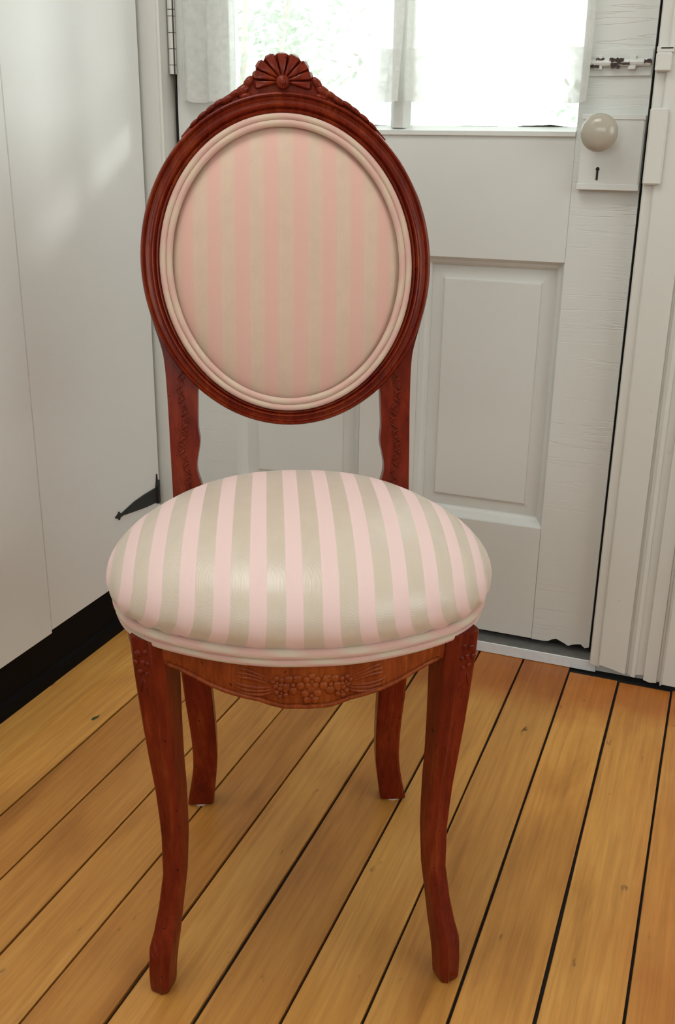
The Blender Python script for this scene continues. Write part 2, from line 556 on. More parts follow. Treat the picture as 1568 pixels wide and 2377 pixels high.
def panel(x0, x1, z0, z1):
    bm = bmesh.new()
    loops = [(0.0, 0.0), (0.0025, 0.004), (0.006, 0.0105), (0.011, 0.0135), (0.0145, 0.0175), (0.0155, 0.0215), (0.038, 0.0190), (0.0395, 0.0155), (0.042, 0.0152)]
    rows = []
    for ins, dy in loops:
        rows.append([(x0+ins, DY+0.0006+dy, z0+ins), (x1-ins, DY+0.0006+dy, z0+ins), (x1-ins, DY+0.0006+dy, z1-ins), (x0+ins, DY+0.0006+dy, z1-ins)])
    V = grid(bm, rows, close_u=True)
    bm.faces.new(V[-1])
    bk = [bm.verts.new((x, DY+0.034, z)) for x, z in ((x0, z0), (x1, z0), (x1, z1), (x0, z1))]
    bm.faces.new(bk)
    for i in range(4):
        bm.faces.new((V[0][i], V[0][(i+1) % 4], bk[(i+1) % 4], bk[i]))
    return bm


dpart("panel", panel(-0.5215, -0.2686, 0.2646, 0.751), M_FLATDOOR)
dpart("panel", panel(-0.898, -0.635, 0.2646, 0.751), M_FLATDOOR)
# glazing: two panes, a wide central bar, a cross bar above the view
dpart("pane", new_box(GX0, -0.578, DY+0.022, DY+0.025, GZ0, 1.40), M_GLASS)
dpart("pane", new_box(-0.572, GX1, DY+0.022, DY+0.025, GZ0, 1.40), M_GLASS)
dpart("pane", new_box(GX0, -0.578, DY+0.022, DY+0.025, 1.42, GZ1), M_GLASS)
dpart("pane", new_box(-0.572, GX1, DY+0.022, DY+0.025, 1.42, GZ1), M_GLASS)


def bar_profile(c, w, vertical, a, b_):
    bm = bmesh.new()
    pr = [(-w/2, DY+0.021), (-w/2, DY+0.014), (-w*0.30, DY+0.004), (-w*0.22, DY+0.001), (w*0.22, DY+0.001), (w*0.30, DY+0.004), (w/2, DY+0.014), (w/2, DY+0.021), (w/2, DY+0.036), (-w/2, DY+0.036)]
    rows = [[((c+o, y, t) if vertical else (t, y, c+o)) for o, y in pr] for t in (a, b_)]
    V = grid(bm, rows, close_u=True)
    bm.faces.new(V[0]); bm.faces.new(V[1][::-1])
    return bm


dpart("glazing_bar", bar_profile(-0.575, 0.036, True, GZ0-0.004, GZ1), M_FLATDOOR)
dpart("glazing_bar", bar_profile(1.41, 0.030, False, GX0, GX1), M_FLATDOOR)
# cracked dark putty line at the foot of the glass
bm = bmesh.new()
x = GX0+0.01
while x < GX1-0.01:
    w = random.uniform(0.03, 0.10)
    if abs(x+w/2+0.575) > w/2+0.022 and random.random() < 0.8:
        hh = random.uniform(0.0012, 0.0035)
        n = 8
        top = [(x+w*k/n, DY+0.0195, GZ0-0.0005+hh*random.uniform(0.5, 1.1)*min(1, 2.5*min(k, n-k)/n+0.2)) for k in range(n+1)]
        rows = [[(p[0], p[1], GZ0-0.001) for p in top], top, [(p[0], DY+0.0235, p[2]) for p in top]]
        grid(bm, rows)
    x += w + random.uniform(0.0, 0.03)
dpart("putty", bm, M_DIRT_SHADE)

# rim lock, knob, keyhole
bm = new_box(-0.2585, -0.1592, DY-0.018, DY-0.0002, 0.871, 0.987, 0.0025)
box(bm, -0.2585, -0.1592, DY-0.0195, DY-0.017, 0.871, 0.881, 0.001)
box(bm, -0.2585, -0.1592, DY-0.0195, DY-0.017, 0.978, 0.987, 0.001)
lock = dpart("rim_lock", bm, M_FLATDOOR)


def lathe(prof, n=28):
    """prof: (radius, along) pairs round the Y axis, along is minus Y"""
    bm = bmesh.new()
    rows = [[(r*math.cos(2*math.pi*k/n), -t, r*math.sin(2*math.pi*k/n)) for k in range(n)] for r, t in prof]
    V = grid(bm, rows, close_u=True)
    bm.faces.new(V[0]); bm.faces.new(V[-1])
    return bm


def sub(bm, name, mat, parent, at, **kw):
    bmesh.ops.translate(bm, vec=(at[0]+0.583, at[1]-DY, at[2]), verts=bm.verts)
    return obj(name, bm, mat, parent, **kw)


kp = [(0.0165, 0.0), (0.0165, 0.003), (0.011, 0.006), (0.009, 0.010), (0.009, 0.020), (0.014, 0.023)]
kp += [(0.0288*math.sin(t)**0.85, 0.037-0.0165*math.cos(t)) for t in [0.62+k*(math.pi-0.70)/12 for k in range(13)]]
sub(lathe(kp), "knob", M_KNOB, lock, (-0.2247, DY-0.0182, 0.9584), smooth=True, angle=50)
bm = bmesh.new()
blob(bm, (0, 0, 0.009), (0.0032, 0, 0), (0, 0, 0.0032), (0, 0.0012, 0), 10, 4)
box(bm, -0.0016, 0.0016, -0.0012, 0.001, -0.008, 0.008)
sub(bm, "keyhole", M_DIRT_SHADE, lock, (-0.2265, DY-0.018, 0.8945))

# sliding bolt above, paint flaked to dark metal
bm = new_box(-0.2620, -0.1600, DY-0.004, DY-0.0002, 1.043, 1.083, 0.001)
bolt = dpart("slide_bolt", bm, M_FLATDOOR)
bm = bmesh.new()
tube(bm, [(-0.257, DY-0.009, 1.062), (-0.2, DY-0.009, 1.0625), (-0.162, DY-0.009, 1.0625)], 0.0058, 10)
box(bm, -0.247, -0.236, DY-0.013, DY-0.003, 1.052, 1.073, 0.001)
box(bm, -0.196, -0.184, DY-0.013, DY-0.003, 1.052, 1.073, 0.001)
bmesh.ops.translate(bm, vec=(0.583, -DY, 0), verts=bm.verts)
obj("bolt_bar", bm, M_FLATDOOR, bolt)
bm = bmesh.new()
for (x0, x1, z0, z1) in ((-0.2580, -0.2400, 1.0545, 1.0595), (-0.2250, -0.2030, 1.0640, 1.0690), (-0.2225, -0.1935, 1.0585, 1.0645), (-0.2215, -0.208, 1.0545, 1.0585), (-0.172, -0.1600, 1.0605, 1.0665), (-0.246, -0.233, 1.0665, 1.069)):
    n = 9
    top = [(x0+(x1-x0)*k/n, DY-0.0146, z1+random.uniform(-0.0016, 0.0008)) for k in range(n+1)]
    bot = [(p[0], DY-0.0150, z0+random.uniform(-0.001, 0.0016)) for p in top]
    rows = [[(p[0], DY-0.006, p[2]) for p in top], top, bot, [(p[0], DY-0.006, p[2]) for p in bot]]
    grid(bm, rows)
bmesh.ops.translate(bm, vec=(0.583, -DY, 0), verts=bm.verts)
obj("flaked_patch", bm, M_RUST, bolt)["label"] = "dark metal showing through flaked paint"

# butt hinge on the far edge of the door
bm = bmesh.new()
hz = [1.052, 1.068, 1.095, 1.122, 1.149, 1.160, 1.187]
hx, hy = -1.0108, DY-0.006
for a, b in zip(hz, hz[1:]):
    tube(bm, [(hx, hy, a+0.0006), (hx, hy, b-0.0006)], 0.0068, 12)
hinge = dpart("hinge", bm, M_CASING, smooth=True, angle=40)
bm = bmesh.new()
for z in hz[:-1]:
    tube(bm, [(hx, hy, z-0.0006), (hx, hy, z+0.0006)], 0.0062, 10)
tube(bm, [(hx+0.0055, hy-0.0045, 1.02), (hx+0.0058, hy-0.0042, 1.19)], 0.0012, 5)
bmesh.ops.translate(bm, vec=(0.583, -DY, 0), verts=bm.verts)
obj("knuckle_joint", bm, M_RUST, hinge)

# ------------------------------------------------------------------ setting: casings and threshold
def casing(name, prof, z0f, z1, label, mat=M_CASING):
    """prof: (x, y) across the face, left to right; ragged foot z0f(x)"""
    bm = bmesh.new()
    rows = []
    rows.append([(x, y, z0f(x)) for x, y in prof])
    rows.append([(x, y, z0f(x)+0.02) for x, y in prof])
    rows.append([(x, y, z1) for x, y in prof])
    rows.append([(x, 1.80, z1) for x, y in prof])
    V = grid(bm, rows)
    o = obj(name, bm, mat)
    return tag(o, label, kind="structure")


cp = []
for x, y in ((-0.1525, 1.80), (-0.1525, 1.758), (-0.1505, 1.754), (-0.137, 1.753), (-0.1345, 1.7495), (-0.1325, 1.749), (-0.108, 1.749), (-0.086, 1.749), (-0.0845, 1.7535), (-0.0825, 1.7535), (-0.080, 1.748), (-0.074, 1.745), (-0.068, 1.748), (-0.0665, 1.7545), (-0.0535, 1.7545), (-0.052, 1.7490), (-0.040, 1.7485), (-0.029, 1.7485), (-0.0275, 1.752), (-0.024, 1.752), (-0.022, 1.742), (-0.018, 1.739), (0.004, 1.739), (0.010, 1.742), (0.012, 1.775)):
    cp.append((x, y))
rag = {}
casing("trim_1", cp, lambda x: 0.010 + 0.012*max(0, (-0.03-x)/0.12) + random.uniform(-0.004, 0.005), 2.05,
       "fluted off white door casing with chipped foot beside the lock edge")
trim1 = bpy.data.objects["trim_1"]
bm = new_box(-0.1522, -0.1240, 1.7395, 1.7525, 0.882, 0.9955, 0.0025)
obj("strike_box", bm, M_CASING, trim1)
bm = new_box(-0.1522, -0.1285, 1.7385, 1.7525, 1.047, 1.0735, 0.002)
box(bm, -0.1522, -0.1275, 1.741, 1.7525, 1.0735, 1.082, 0.001)
kp_o = obj("bolt_keeper", bm, M_CASING, trim1)
bm = new_box(-0.146, -0.1285, 1.7405, 1.7412, 1.0785, 1.0805)
obj("flaked_patch", bm, M_RUST, kp_o)
lc = [(-1.15, 1.76), (-1.15, 1.752), (-1.030, 1.752), (-1.0285, 1.7535), (-1.026, 1.7535), (-1.0245, 1.751), (-1.0205, 1.752), (-1.0195, 1.768), (-1.0190, 1.80)]
casing("trim_2", lc, lambda x: 0.0, 2.05, "flat off white door casing between cupboard and hinge edge")
bm = new_box(-1.15, 0.012, 1.752, 1.80, 2.012, 2.12, 0.002)
tag(obj("trim_4", bm, M_CASING), "off white head casing above the door", kind="structure")
# dark filler added behind the door gaps, blocking light and standing for their shade
bm = new_box(-0.1585, -0.1530, DY+0.012, DY+0.045, 0.0, 2.01)
box(bm, -1.019, -1.008, DY+0.012, DY+0.045, 0.0, 2.01)
box(bm, -1.008, -0.1585, DY+0.018, DY+0.038, 0.0261, 0.060)
tag(obj("trim_5", bm, M_DIRT_SHADE), "dark filler added to shade the gap round the door", kind="structure")
# threshold
bm = bmesh.new()
pr = [(1.766, 0.0), (1.766, 0.0195), (1.7675, 0.021), (1.790, 0.023), (1.83, 0.026), (1.87, 0.026), (1.87, 0.0)]
rows = [[(x, y, z) for y, z in pr] for x in (-1.0, -0.1405)]
V = grid(bm, rows, close_u=True)
bm.faces.new(V[0]); bm.faces.new(V[1][::-1])
th = tag(obj("trim_3", bm, M_ALUD), "grey metal threshold with bright front lip under the door", kind="structure")
bm = new_box(-1.0, -0.1405, 1.7635, 1.7661, 0.0005, 0.0215, 0.0006)
obj("front_lip", bm, M_ALU, th)
for x in (-0.86, -0.52, -0.268):
    bm = bmesh.new()
    tube(bm, [(x, 1.778, 0.0215), (x, 1.778, 0.0235)], 0.0035, 10)
    obj("screw_head", bm, M_ALUD, th)

# ------------------------------------------------------------------ cupboard on the left
CX = -1.060
CY = 1.349      # joint between the fixed panel and the hinged door
cup = tag(empty("tall_cupboard", (-1.3, 0.4, 0)), "tall white painted cupboard with black plinth left of the chair", "cupboard")


def cpart(name, bm, mat, par=cup, **kw):
    bmesh.ops.translate(bm, vec=(1.3, -0.4, 0), verts=bm.verts)
    return obj(name, bm, mat, par, **kw)


cpart("carcass", new_box(-1.66, CX-0.021, -1.2, 1.748, 0.1055, 2.15), M_CUP)
cpart("fixed_panel", new_box(CX-0.020, CX+0.0012, 0.55, CY-0.0012, 0.0985, 2.12, 0.0012), M_CUP)
cpart("fixed_panel", new_box(CX-0.020, CX+0.0012, -1.2, 0.548, 0.0985, 2.12, 0.0012), M_CUP)
cdoor = cpart("cupboard_door", new_box(CX-0.020, CX, CY+0.0012, 1.7405, 0.1035, 2.12, 0.0012), M_CUP)
bm = new_box(-1.66, CX-0.006, -1.2, 1.748, 0.0, 0.105)
cpart("plinth", bm, M_BLACK)
bm = bmesh.new()
prq = [(CX-0.006, 0.0), (CX-0.006, 0.030), (CX-0.0035, 0.0285), (CX-0.001, 0.022), (CX, 0.0)]
rows = [[(x, y, z) for x, z in prq] for y in (-1.2, 1.748)]
V = grid(bm, rows)
cpart("plinth_moulding", bm, M_BLACK, smooth=True, angle=50)
# black strap hinge: a tapering leaf with arrow tip and an upright butt plate
def flat_shape(pts, x0, x1):
    bm = bmesh.new()
    f = bm.faces.new([bm.verts.new((x0, y, z)) for y, z in pts])
    ext = bmesh.ops.extrude_face_region(bm, geom=[f])
    bmesh.ops.translate(bm, vec=(x1-x0, 0, 0), verts=[g for g in ext["geom"] if isinstance(g, bmesh.types.BMVert)])
    return bm


zc = 0.2440
strap = [(1.5690, zc+0.001), (1.5800, zc+0.0060), (1.5830, zc+0.0095), (1.5860, zc+0.0050), (1.5950, zc+0.0035), (1.640, zc+0.012), (1.680, zc+0.0150), (1.7235, zc+0.0155),
         (1.7235, zc-0.0165), (1.680, zc-0.0135), (1.640, zc-0.0085), (1.5950, zc-0.0025), (1.5860, zc-0.0035), (1.5830, zc-0.0080), (1.5800, zc-0.0045)]
hin = cpart("strap_hinge", flat_shape(strap, CX, CX+0.003), M_IRON, cdoor)
bm = flat_shape([(1.7235, zc-0.0185), (1.7300, zc-0.022), (1.7370, zc-0.020), (1.7370, zc+0.029), (1.7300, zc+0.031), (1.7285, zc+0.044), (1.7265, zc+0.030), (1.7235, zc+0.017)], CX, CX+0.0035)
tube(bm, [(CX+0.004, 1.7275, zc-0.017), (CX+0.004, 1.7275, zc+0.017)], 0.0035, 8)
bmesh.ops.translate(bm, vec=(1.3, -0.4, 0), verts=bm.verts)
pl_o = obj("butt_plate", bm, M_IRON, hin)
pl_o.parent = cdoor
for y, z in ((1.612, zc), (1.66, zc+0.0), (1.705, zc+0.007), (1.705, zc-0.007)):
    bm = bmesh.new()
    blob(bm, (CX+0.003, y, z), (0, 0.0022, 0), (0, 0, 0.0022), (0.0012, 0, 0), 8, 4)
    bmesh.ops.translate(bm, vec=(1.3, -0.4, 0), verts=bm.verts)
    obj("screw_head", bm, M_IRON, cdoor)

# ------------------------------------------------------------------ curtain
CYN = 1.768
curtain = tag(empty("sheer_curtain", (-0.63, CYN, 1.0)), "sheer white curtain hanging over the glazed upper half of the door", "curtain")


def voile(cx0, cx1, folds, ph, dip):
    """one gathered panel: fabric wavy across, hem sagging a little in the middle"""
    nx, nz = 110, 22

    def pos(t, z, off=0.0):
        e = max(0.0, (t-0.88)/0.12)
        e0 = max(0.0, (0.10-t)/0.10)
        amp = 0.0045 + 0.0035*max(e, e0)
        y = CYN - 0.002 + amp*math.sin(t*2*math.pi*folds+ph+1.5*math.sin(t*5+ph)) + 0.002*math.sin(t*2*math.pi*folds*2.3+z*5) - 0.006*e - off
        x = cx0+(cx1-cx0)*t + 0.006*math.sin(z*11+ph)*e + 0.0035*math.sin(t*folds*7+z*2)
        return x, min(y, DY-0.0065)

    def hz_(t): return 1.006 - dip*math.sin(math.pi*t) + 0.002*math.sin(t*2*math.pi*folds)
    bm = bmesh.new()
    uvl = bm.loops.layers.uv.new("UVMap")
    val = {}

    def sheet(z_of, nj, off):
        V = []
        for j in range(nj+1):
            row = []
            for i in range(nx+1):
                t = i/nx
                z = z_of(t, j/nj)
                x, y = pos(t, z, off)
                v = bm.verts.new((x+0.63, y-CYN, z-1.0))
                val[v] = (t, z)
                row.append(v)
            V.append(row)
        for j in range(nj):
            for i in range(nx):
                bm.faces.new((V[j][i], V[j][i+1], V[j+1][i+1], V[j+1][i]))
    sheet(lambda t, q: hz_(t)+(1.74-hz_(t))*q**1.3, nz, 0.0)
    sheet(lambda t, q: hz_(t)+0.083*q, 5, 0.0012)
    for f in bm.faces:
        for l in f.loops: l[uvl].uv = val[l.vert]
    return obj("voile", bm, M_SHEER, curtain, smooth=True)


voile(-0.992, -0.566, 8, 0.4, 0.004)
voile(-0.560, -0.258, 6, 2.1, 0.012)
bm = bmesh.new()
tube(bm, [(-1.0+0.63, -0.004, 0.745), (-0.25+0.63, -0.004, 0.745)], 0.005, 8)
box(bm, -1.0+0.63, -0.992+0.63, -0.004, 0.017, 0.735, 0.755)
box(bm, -0.258+0.63, -0.25+0.63, -0.004, 0.017, 0.735, 0.755)
obj("curtain_rod", bm, M_ALU, curtain)

# ------------------------------------------------------------------ the chair
CA = math.radians(24.8)
chair = tag(empty("dining_chair", (-0.3564, 0.8575, 0), CA),
            "oval-back carved mahogany dining chair with pink and cream striped upholstery", "chair")
LEAN = math.radians(10)
BY, BZ = 0.335, 0.45


def skew(z): return -0.016*z


def B(x, s, d=0.0):
    """point of the back: across, up the slope, forward of it"""
    y = BY + s*math.sin(LEAN) - d*math.cos(LEAN)
    z = BZ + s*math.cos(LEAN) + d*math.sin(LEAN)
    return Vector((x+skew(z), y, z))


# --- oval ring
IN_A, IN_B, IN_C = 0.1605, 0.1845, 0.344
OU_A, OU_B, OU_C = 0.1850, 0.2070, 0.3475


def ring_pt(th, t, d):
    c, s = math.cos(th), math.sin(th)
    a = IN_A+(OU_A-IN_A)*t; b = IN_B+(OU_B-IN_B)*t; cc = IN_C+(OU_C-IN_C)*t
    return B(a*c, cc+b*s, d)


prof = [(-0.10, -0.014), (-0.06, 0.0015), (0.02, 0.0030), (0.09, 0.0055), (0.15, 0.0060), (0.20, 0.0045), (0.225, 0.0030), (0.26, 0.0052), (0.32, 0.0080), (0.38, 0.0085), (0.43, 0.0070), (0.455, 0.0050),
        (0.52, 0.0044), (0.62, 0.0052), (0.72, 0.0072), (0.745, 0.0060), (0.775, 0.0076), (0.84, 0.0096), (0.91, 0.0090), (0.965, 0.0066), (1.0, 0.0015), (1.0, -0.012), (0.95, -0.016), (0.1, -0.016)]
bm = bmesh.new()
NR = 128
rows = [[ring_pt(2*math.pi*k/NR, t, d) for t, d in prof] for k in range(NR)]
grid(bm, rows, close_u=True, close_v=True)
ring = obj("back_frame", bm, M_WOOD, chair, smooth=True, angle=38)

# --- carved crest
bm = bmesh.new()
topl = [(0.0, 0.5985), (0.012, 0.5955), (0.025, 0.5880), (0.037, 0.5730), (0.050, 0.5605), (0.071, 0.5475), (0.090, 0.5355), (0.112, 0.517), (0.128, 0.499)]
lowl = []
for k in range(9):
    x = 0.118*k/8
    lowl.append((x, OU_C + OU_B*0.965*math.sqrt(max(0, 1-(x/(OU_A*0.965))**2))))
poly = topl + lowl[::-1]
full = [(x, s) for x, s in topl] + [(x, s) for x, s in lowl[::-1]] + [(-x, s) for x, s in lowl[1:]] + [(-x, s) for x, s in topl[::-1][:-1]]
bmv = [bm.verts.new(B(x, s, 0.0035)) for x, s in full]
f = bm.faces.new(bmv)
ext = bmesh.ops.extrude_face_region(bm, geom=[f])
dv = B(0, 0.5, -0.0135) - B(0, 0.5, 0.0035)
bmesh.ops.translate(bm, vec=dv, verts=[g for g in ext["geom"] if isinstance(g, bmesh.types.BMVert)])


def bdir(dx, ds, dd=0.0):
    return B(dx, 0.5+ds, dd) - B(0, 0.5, 0)


cS = 0.5650
for ang, ln, wd in ((0, 0.0355, 0.0098), (29, 0.0365, 0.0096), (-29, 0.0365, 0.0096), (55, 0.0385, 0.0092), (-55, 0.0385, 0.0092), (77, 0.0385, 0.0078), (-77, 0.0385, 0.0078), (98, 0.037, 0.0062), (-98, 0.037, 0.0062)):
    a = math.radians(ang)
    ux, us = math.sin(a), math.cos(a)
    # fluted petal: wide rounded outer end, narrow root, hollow between two ridges
    rows = []
    n, m = 9, 7
    for i in range(n+1):
        t = i/n
        q = 0.18+0.82*t
        ww = wd*(0.22+0.78*t)*(1.0 if t < 0.8 else math.sqrt(max(0.0, 1-((t-0.8)/0.215)**2)))
        row = []
        for j in range(m):
            v = -1+2*j/(m-1)
            hgt = 0.0050 + 0.0042*(1-v*v) + 0.0025*math.cos(v*math.pi*1.0)*-1*t*0.6 + 0.002*math.sin(math.pi*t)
            if abs(v) == 1: hgt = 0.0015
            row.append(B(ux*ln*q + us*ww*v, cS + us*ln*q - ux*ww*v, hgt if t < 1 else 0.002))
        rows.append(row)
    grid(bm, rows)
blob(bm, B(0, cS-0.001, 0.010), bdir(0.0085, 0), bdir(0, 0.0088), bdir(0, 0, 0.0065), 14, 8)
blob(bm, B(0, cS-0.002, 0.0145), bdir(0.0045, 0), bdir(0, 0.005), bdir(0, 0, 0.0035), 10, 6)
for sx in (-1, 1):
    for (x, s, ax, ay, rot) in ((0.0425, 0.5640, 0.0095, 0.0052, -52), (0.050, 0.5545, 0.0115, 0.0062, -34), (0.047, 0.5475, 0.0090, 0.0042, -15), (0.060, 0.5500, 0.0090, 0.0042, -35), (0.069, 0.5435, 0.0100, 0.0046, -32), (0.080, 0.5390, 0.0090, 0.0036, -32), (0.090, 0.5320, 0.0090, 0.0036, -38), (0.101, 0.5240, 0.0085, 0.0030, -40), (0.111, 0.5150, 0.008, 0.0026, -44)):
        r = math.radians(rot)
        blob(bm, B(sx*x, s, 0.004), bdir(sx*ax*math.cos(r), ax*math.sin(r)), bdir(-sx*ay*math.sin(r), ay*math.cos(r)), bdir(0, 0, 0.0060), 10, 6)
for sx in (-1, 1):
    bj = bmesh.new()
    pts = []
    for t, d in prof[1:20]:
        a_ = IN_A+(OU_A-IN_A)*max(t, 0)
        pts.append(ring_pt(-math.acos(min(1, 0.119/a_)) if sx > 0 else math.pi+math.acos(min(1, 0.119/a_)), max(t, 0), d))
    tube(bj, pts, 0.0006, 5)
    obj("joint_line", bj, M_DIRT_SHADE, ring)
crest = obj("crest_carving", bm, M_WOOD, ring, smooth=True, angle=42)

# --- posts
post_out = [(0.176, 0.283), (0.1705, 0.264), (0.1655, 0.247), (0.1620, 0.232), (0.1600, 0.211), (0.1588, 0.180), (0.1582, 0.150), (0.1578, 0.110), (0.1570, 0.060), (0.1565, 0.0), (0.155, -0.048)]
post_in = [(0.118, -0.048), (0.1175, 0.040), (0.1185, 0.060), (0.1225, 0.074), (0.1240, 0.086), (0.1225, 0.098), (0.1195, 0.114), (0.1190, 0.124), (0.1205, 0.136), (0.1205, 0.150), (0.1195, 0.180), (0.1190, 0.215), (0.145, 0.262)]
nrm0 = tuple(bdir(0, 0, 1).normalized())
for sx in (-1, 1):
    bm = bmesh.new()
    o_ = smoothcurve([(x, s, 0) for x, s in post_out], 3)
    i_ = smoothcurve([(x, s, 0) for x, s in post_in], 3)
    pts = [(p.x, p.y) for p in o_] + [(p.x, p.y) for p in i_]
    front = [bm.verts.new(B(sx*x, s, 0.0022)) for x, s in pts]
    f = bm.faces.new(front)
    cen = Vector((0.139, 0.13))
    r = bmesh.ops.inset_region(bm, faces=[f], thickness=0.0035, depth=0.0)
    outer = front
    bmesh.ops.translate(bm, vec=bdir(0, 0, -0.0022), verts=outer)
    back_v = [bm.verts.new(B(sx*x, s, -0.021)) for x, s in pts]
    n = len(pts)
    for k in range(n):
        bm.faces.new((front[k], front[(k+1) % n], back_v[(k+1) % n], back_v[k]))
    bm.faces.new(back_v)
    post = obj("back_post", bm, M_WOOD, chair, smooth=True, angle=30)
    # shallow carved sprigs running down the post
    bm = bmesh.new()
    s = 0.205
    k = 0
    while s > 0.055:
        xx = 0.139+0.003*math.sin(k*0.7)
        side = 1 if k % 2 else -1
        L = 0.0065
        pts2 = [B(sx*(xx-0.0045*side+0.009*side*t), s+L*(t-0.5)+0.003*math.sin(t*3.1), 0.0019) for t in (0, 0.25, 0.5, 0.75, 1)]
        tube(bm, pts2, 0.0008, 5, rad=[0.0005, 0.0013, 0.0015, 0.0013, 0.0005], flat=0.6, upv=nrm0)
        pts2 = [B(sx*(xx+0.004*side*t), s-0.004+L*0.8*(t-0.5), 0.0022) for t in (0, 0.5, 1)]
        tube(bm, pts2, 0.0006, 5, rad=[0.0004, 0.0011, 0.0004], flat=0.6, upv=nrm0)
        s -= 0.0085
        k += 1
    obj("sprig_carving", bm, M_WOOD, post, smooth=True)

# --- back upholstery
WB = 0.0075
bm = bmesh.new()
uvl = bm.loops.layers.uv.new("UVMap")
PER = 0.0371
info = {}
rows = []
NA, NRR = 72, 16
AC, BC = IN_A-0.014, IN_B-0.014
for i in range(NRR+1):
    rr = 1-i/NRR*0.985
    row = []
    for k in range(NA):
        th = 2*math.pi*k/NA
        x, s = AC*rr*math.cos(th), IN_C + BC*rr*math.sin(th)
        d = -0.002 + 0.026*(1-rr**2.6)**0.8
        row.append((B(x, s, d), x, s))
    rows.append(row)
V = [[bm.verts.new(p[0]) for p in r] for r in rows]
for i, r in enumerate(rows):
    for k, p in enumerate(r):
        xx = p[1] - 0.022*(p[2]-0.42)
        info[V[i][k]] = ((xx + 0.05*xx*abs(xx)/0.15)/PER, p[2]/PER)
for i in range(NRR):
    for k in range(NA):
        bm.faces.new((V[i][k], V[i][(k+1) % NA], V[i+1][(k+1) % NA], V[i+1][k]))
bm.faces.new(V[-1])
for f in bm.faces:
    for l in f.loops: l[uvl].uv = info[l.vert]
bcush = obj("back_cushion", bm, M_FAB_SHADED, chair, smooth=True)


def welt(rings, closed_pts, mat, name, parent, per, seam=None):
    """rings: list of (path, radius); stripes counted along the path"""
    bm = bmesh.new()
    uvl = bm.loops.layers.uv.new("UVMap")
    seg = 10
    for path, rad, upv, ph in rings:
        n = len(path)
        acc = [0.0]
        for k in range(1, n): acc.append(acc[-1]+(path[k]-path[k-1]).length)
        tot = acc[-1]+(path[0]-path[-1]).length
        cnt = round(tot/per)
        vr = tube(bm, path, rad, seg, closed=True, upv=upv)
        val = {}
        for k in range(n):
            for j in range(seg): val[vr[k][j]] = (acc[k]/tot*cnt+ph, j/seg, k, j)
        for f in bm.faces:
            if all(l.vert in val for l in f.loops):
                ks = [val[l.vert][2] for l in f.loops]; js = [val[l.vert][3] for l in f.loops]
                wrapk = max(ks)-min(ks) > 1; wrapj = max(js)-min(js) > 1
                for l in f.loops:
                    u, v, k, j = val[l.vert]
                    if wrapk and k == 0: u += cnt
                    if wrapj and j == 0: v += 1
                    l[uvl].uv = (u, v)
    return obj(name, bm, mat, parent, smooth=True)


def ell(da, d, n=110):
    return [B((IN_A-da)*math.cos(2*math.pi*k/n), IN_C+(IN_B-da)*math.sin(2*math.pi*k/n), d) for k in range(n)]


nrm = tuple(bdir(0, 0, 1).normalized())
welt([(ell(0.0042, 0.0050), 0.0044, nrm, 0.0), (ell(0.0120, 0.0058), 0.0043, nrm, 0.35)], None, M_WELTB, "back_welt", bcush, 0.058)

# --- seat outline
half = [(0, -.037), (.034, -.0355), (.066, -.029), (.10, -.017), (.133, -.001), (.160, .017), (.182, .042), (.196, .072), (.204, .105), (.204, .14), (.194, .185), (.174, .23), (.149, .27), (.118, .303), (.08, .326), (.04, .337), (0, .34)]
h3 = smoothcurve([(x, y, 0) for x, y in half], 5)
outl = [(p.x-0.003, p.y) for p in h3] + [(-p.x-0.003, p.y) for p in h3[1:-1][::-1]]
SC = (-0.003, 0.155)


def oy(x, sc=1.0):
    """front edge of the seat outline at x"""
    best = interp([(p.x*sc, SC[1]+(p.y-SC[1])*sc) for p in h3[:45]], abs(x))
    return best


bm = bmesh.new()
uvl = bm.loops.layers.uv.new("UVMap")
tsn = 26
info, V = {}, []
PERS = 0.0356
for i in range(tsn+1):
    t = math.radians(-50 + 140*(i/tsn)*0.995)
    ct = math.cos(t)**0.75 if t > 0 else 1-0.062*(math.sin(t)/math.sin(math.radians(50)))**2
    zz = 0.486 + (0.0785*math.sin(t) if t > 0 else 0.029*math.sin(t))
    row = []
    for ox, oyy in outl:
        x = SC[0]+(ox-SC[0])*1.05*ct
        y = SC[1]+(oyy-SC[1])*1.05*ct
        z = zz
        # small pleats where the cloth is pulled under at the front corners
        if t < 0.35 and y < 0.13:
            an = math.atan2(y-SC[1], x-SC[0])
            wgt = max(0.0, 1-abs(abs(an+math.pi/2)-0.85)/0.55)*min(1.0, (0.35-t)/0.7)
            pl = 0.0022*wgt*math.sin(an*46+1.0)
            x += pl*math.cos(an); y += pl*math.sin(an)
        v = bm.verts.new((x, y, z))
        ux = x+0.0135
        u = ux*(1+0.07*(abs(ux)/0.2)**4)
        # cloth gathered towards the front corners below the bulge
        if t < 0.25: u *= 1-0.10*(0.25-t)*(1 if y < 0.14 else 0)
        info[v] = (u/PERS+0.5, (y-1.3*z)/PERS)
        row.append(v)
    V.append(row)
n = len(outl)
for i in range(tsn):
    for k in range(n):
        bm.faces.new((V[i][k], V[i][(k+1) % n], V[i+1][(k+1) % n], V[i+1][k]))
bm.faces.new(V[-1]); bm.faces.new(V[0][::-1])
for f in bm.faces:
    for l in f.loops: l[uvl].uv = info[l.vert]
seat = obj("seat_cushion", bm, M_FAB, chair, smooth=True)
upz = (0, 0, 1)


def seat_path(sc, z):
    return [Vector((SC[0]+(x-SC[0])*sc, SC[1]+(y-SC[1])*sc, z)) for x, y in outl]


welt([(seat_path(0.999, 0.4605), 0.0058, upz, 0.2), (seat_path(0.990, 0.4510), 0.0052, upz, 0.7)], None, M_WELT, "seat_welt", seat, 0.068)

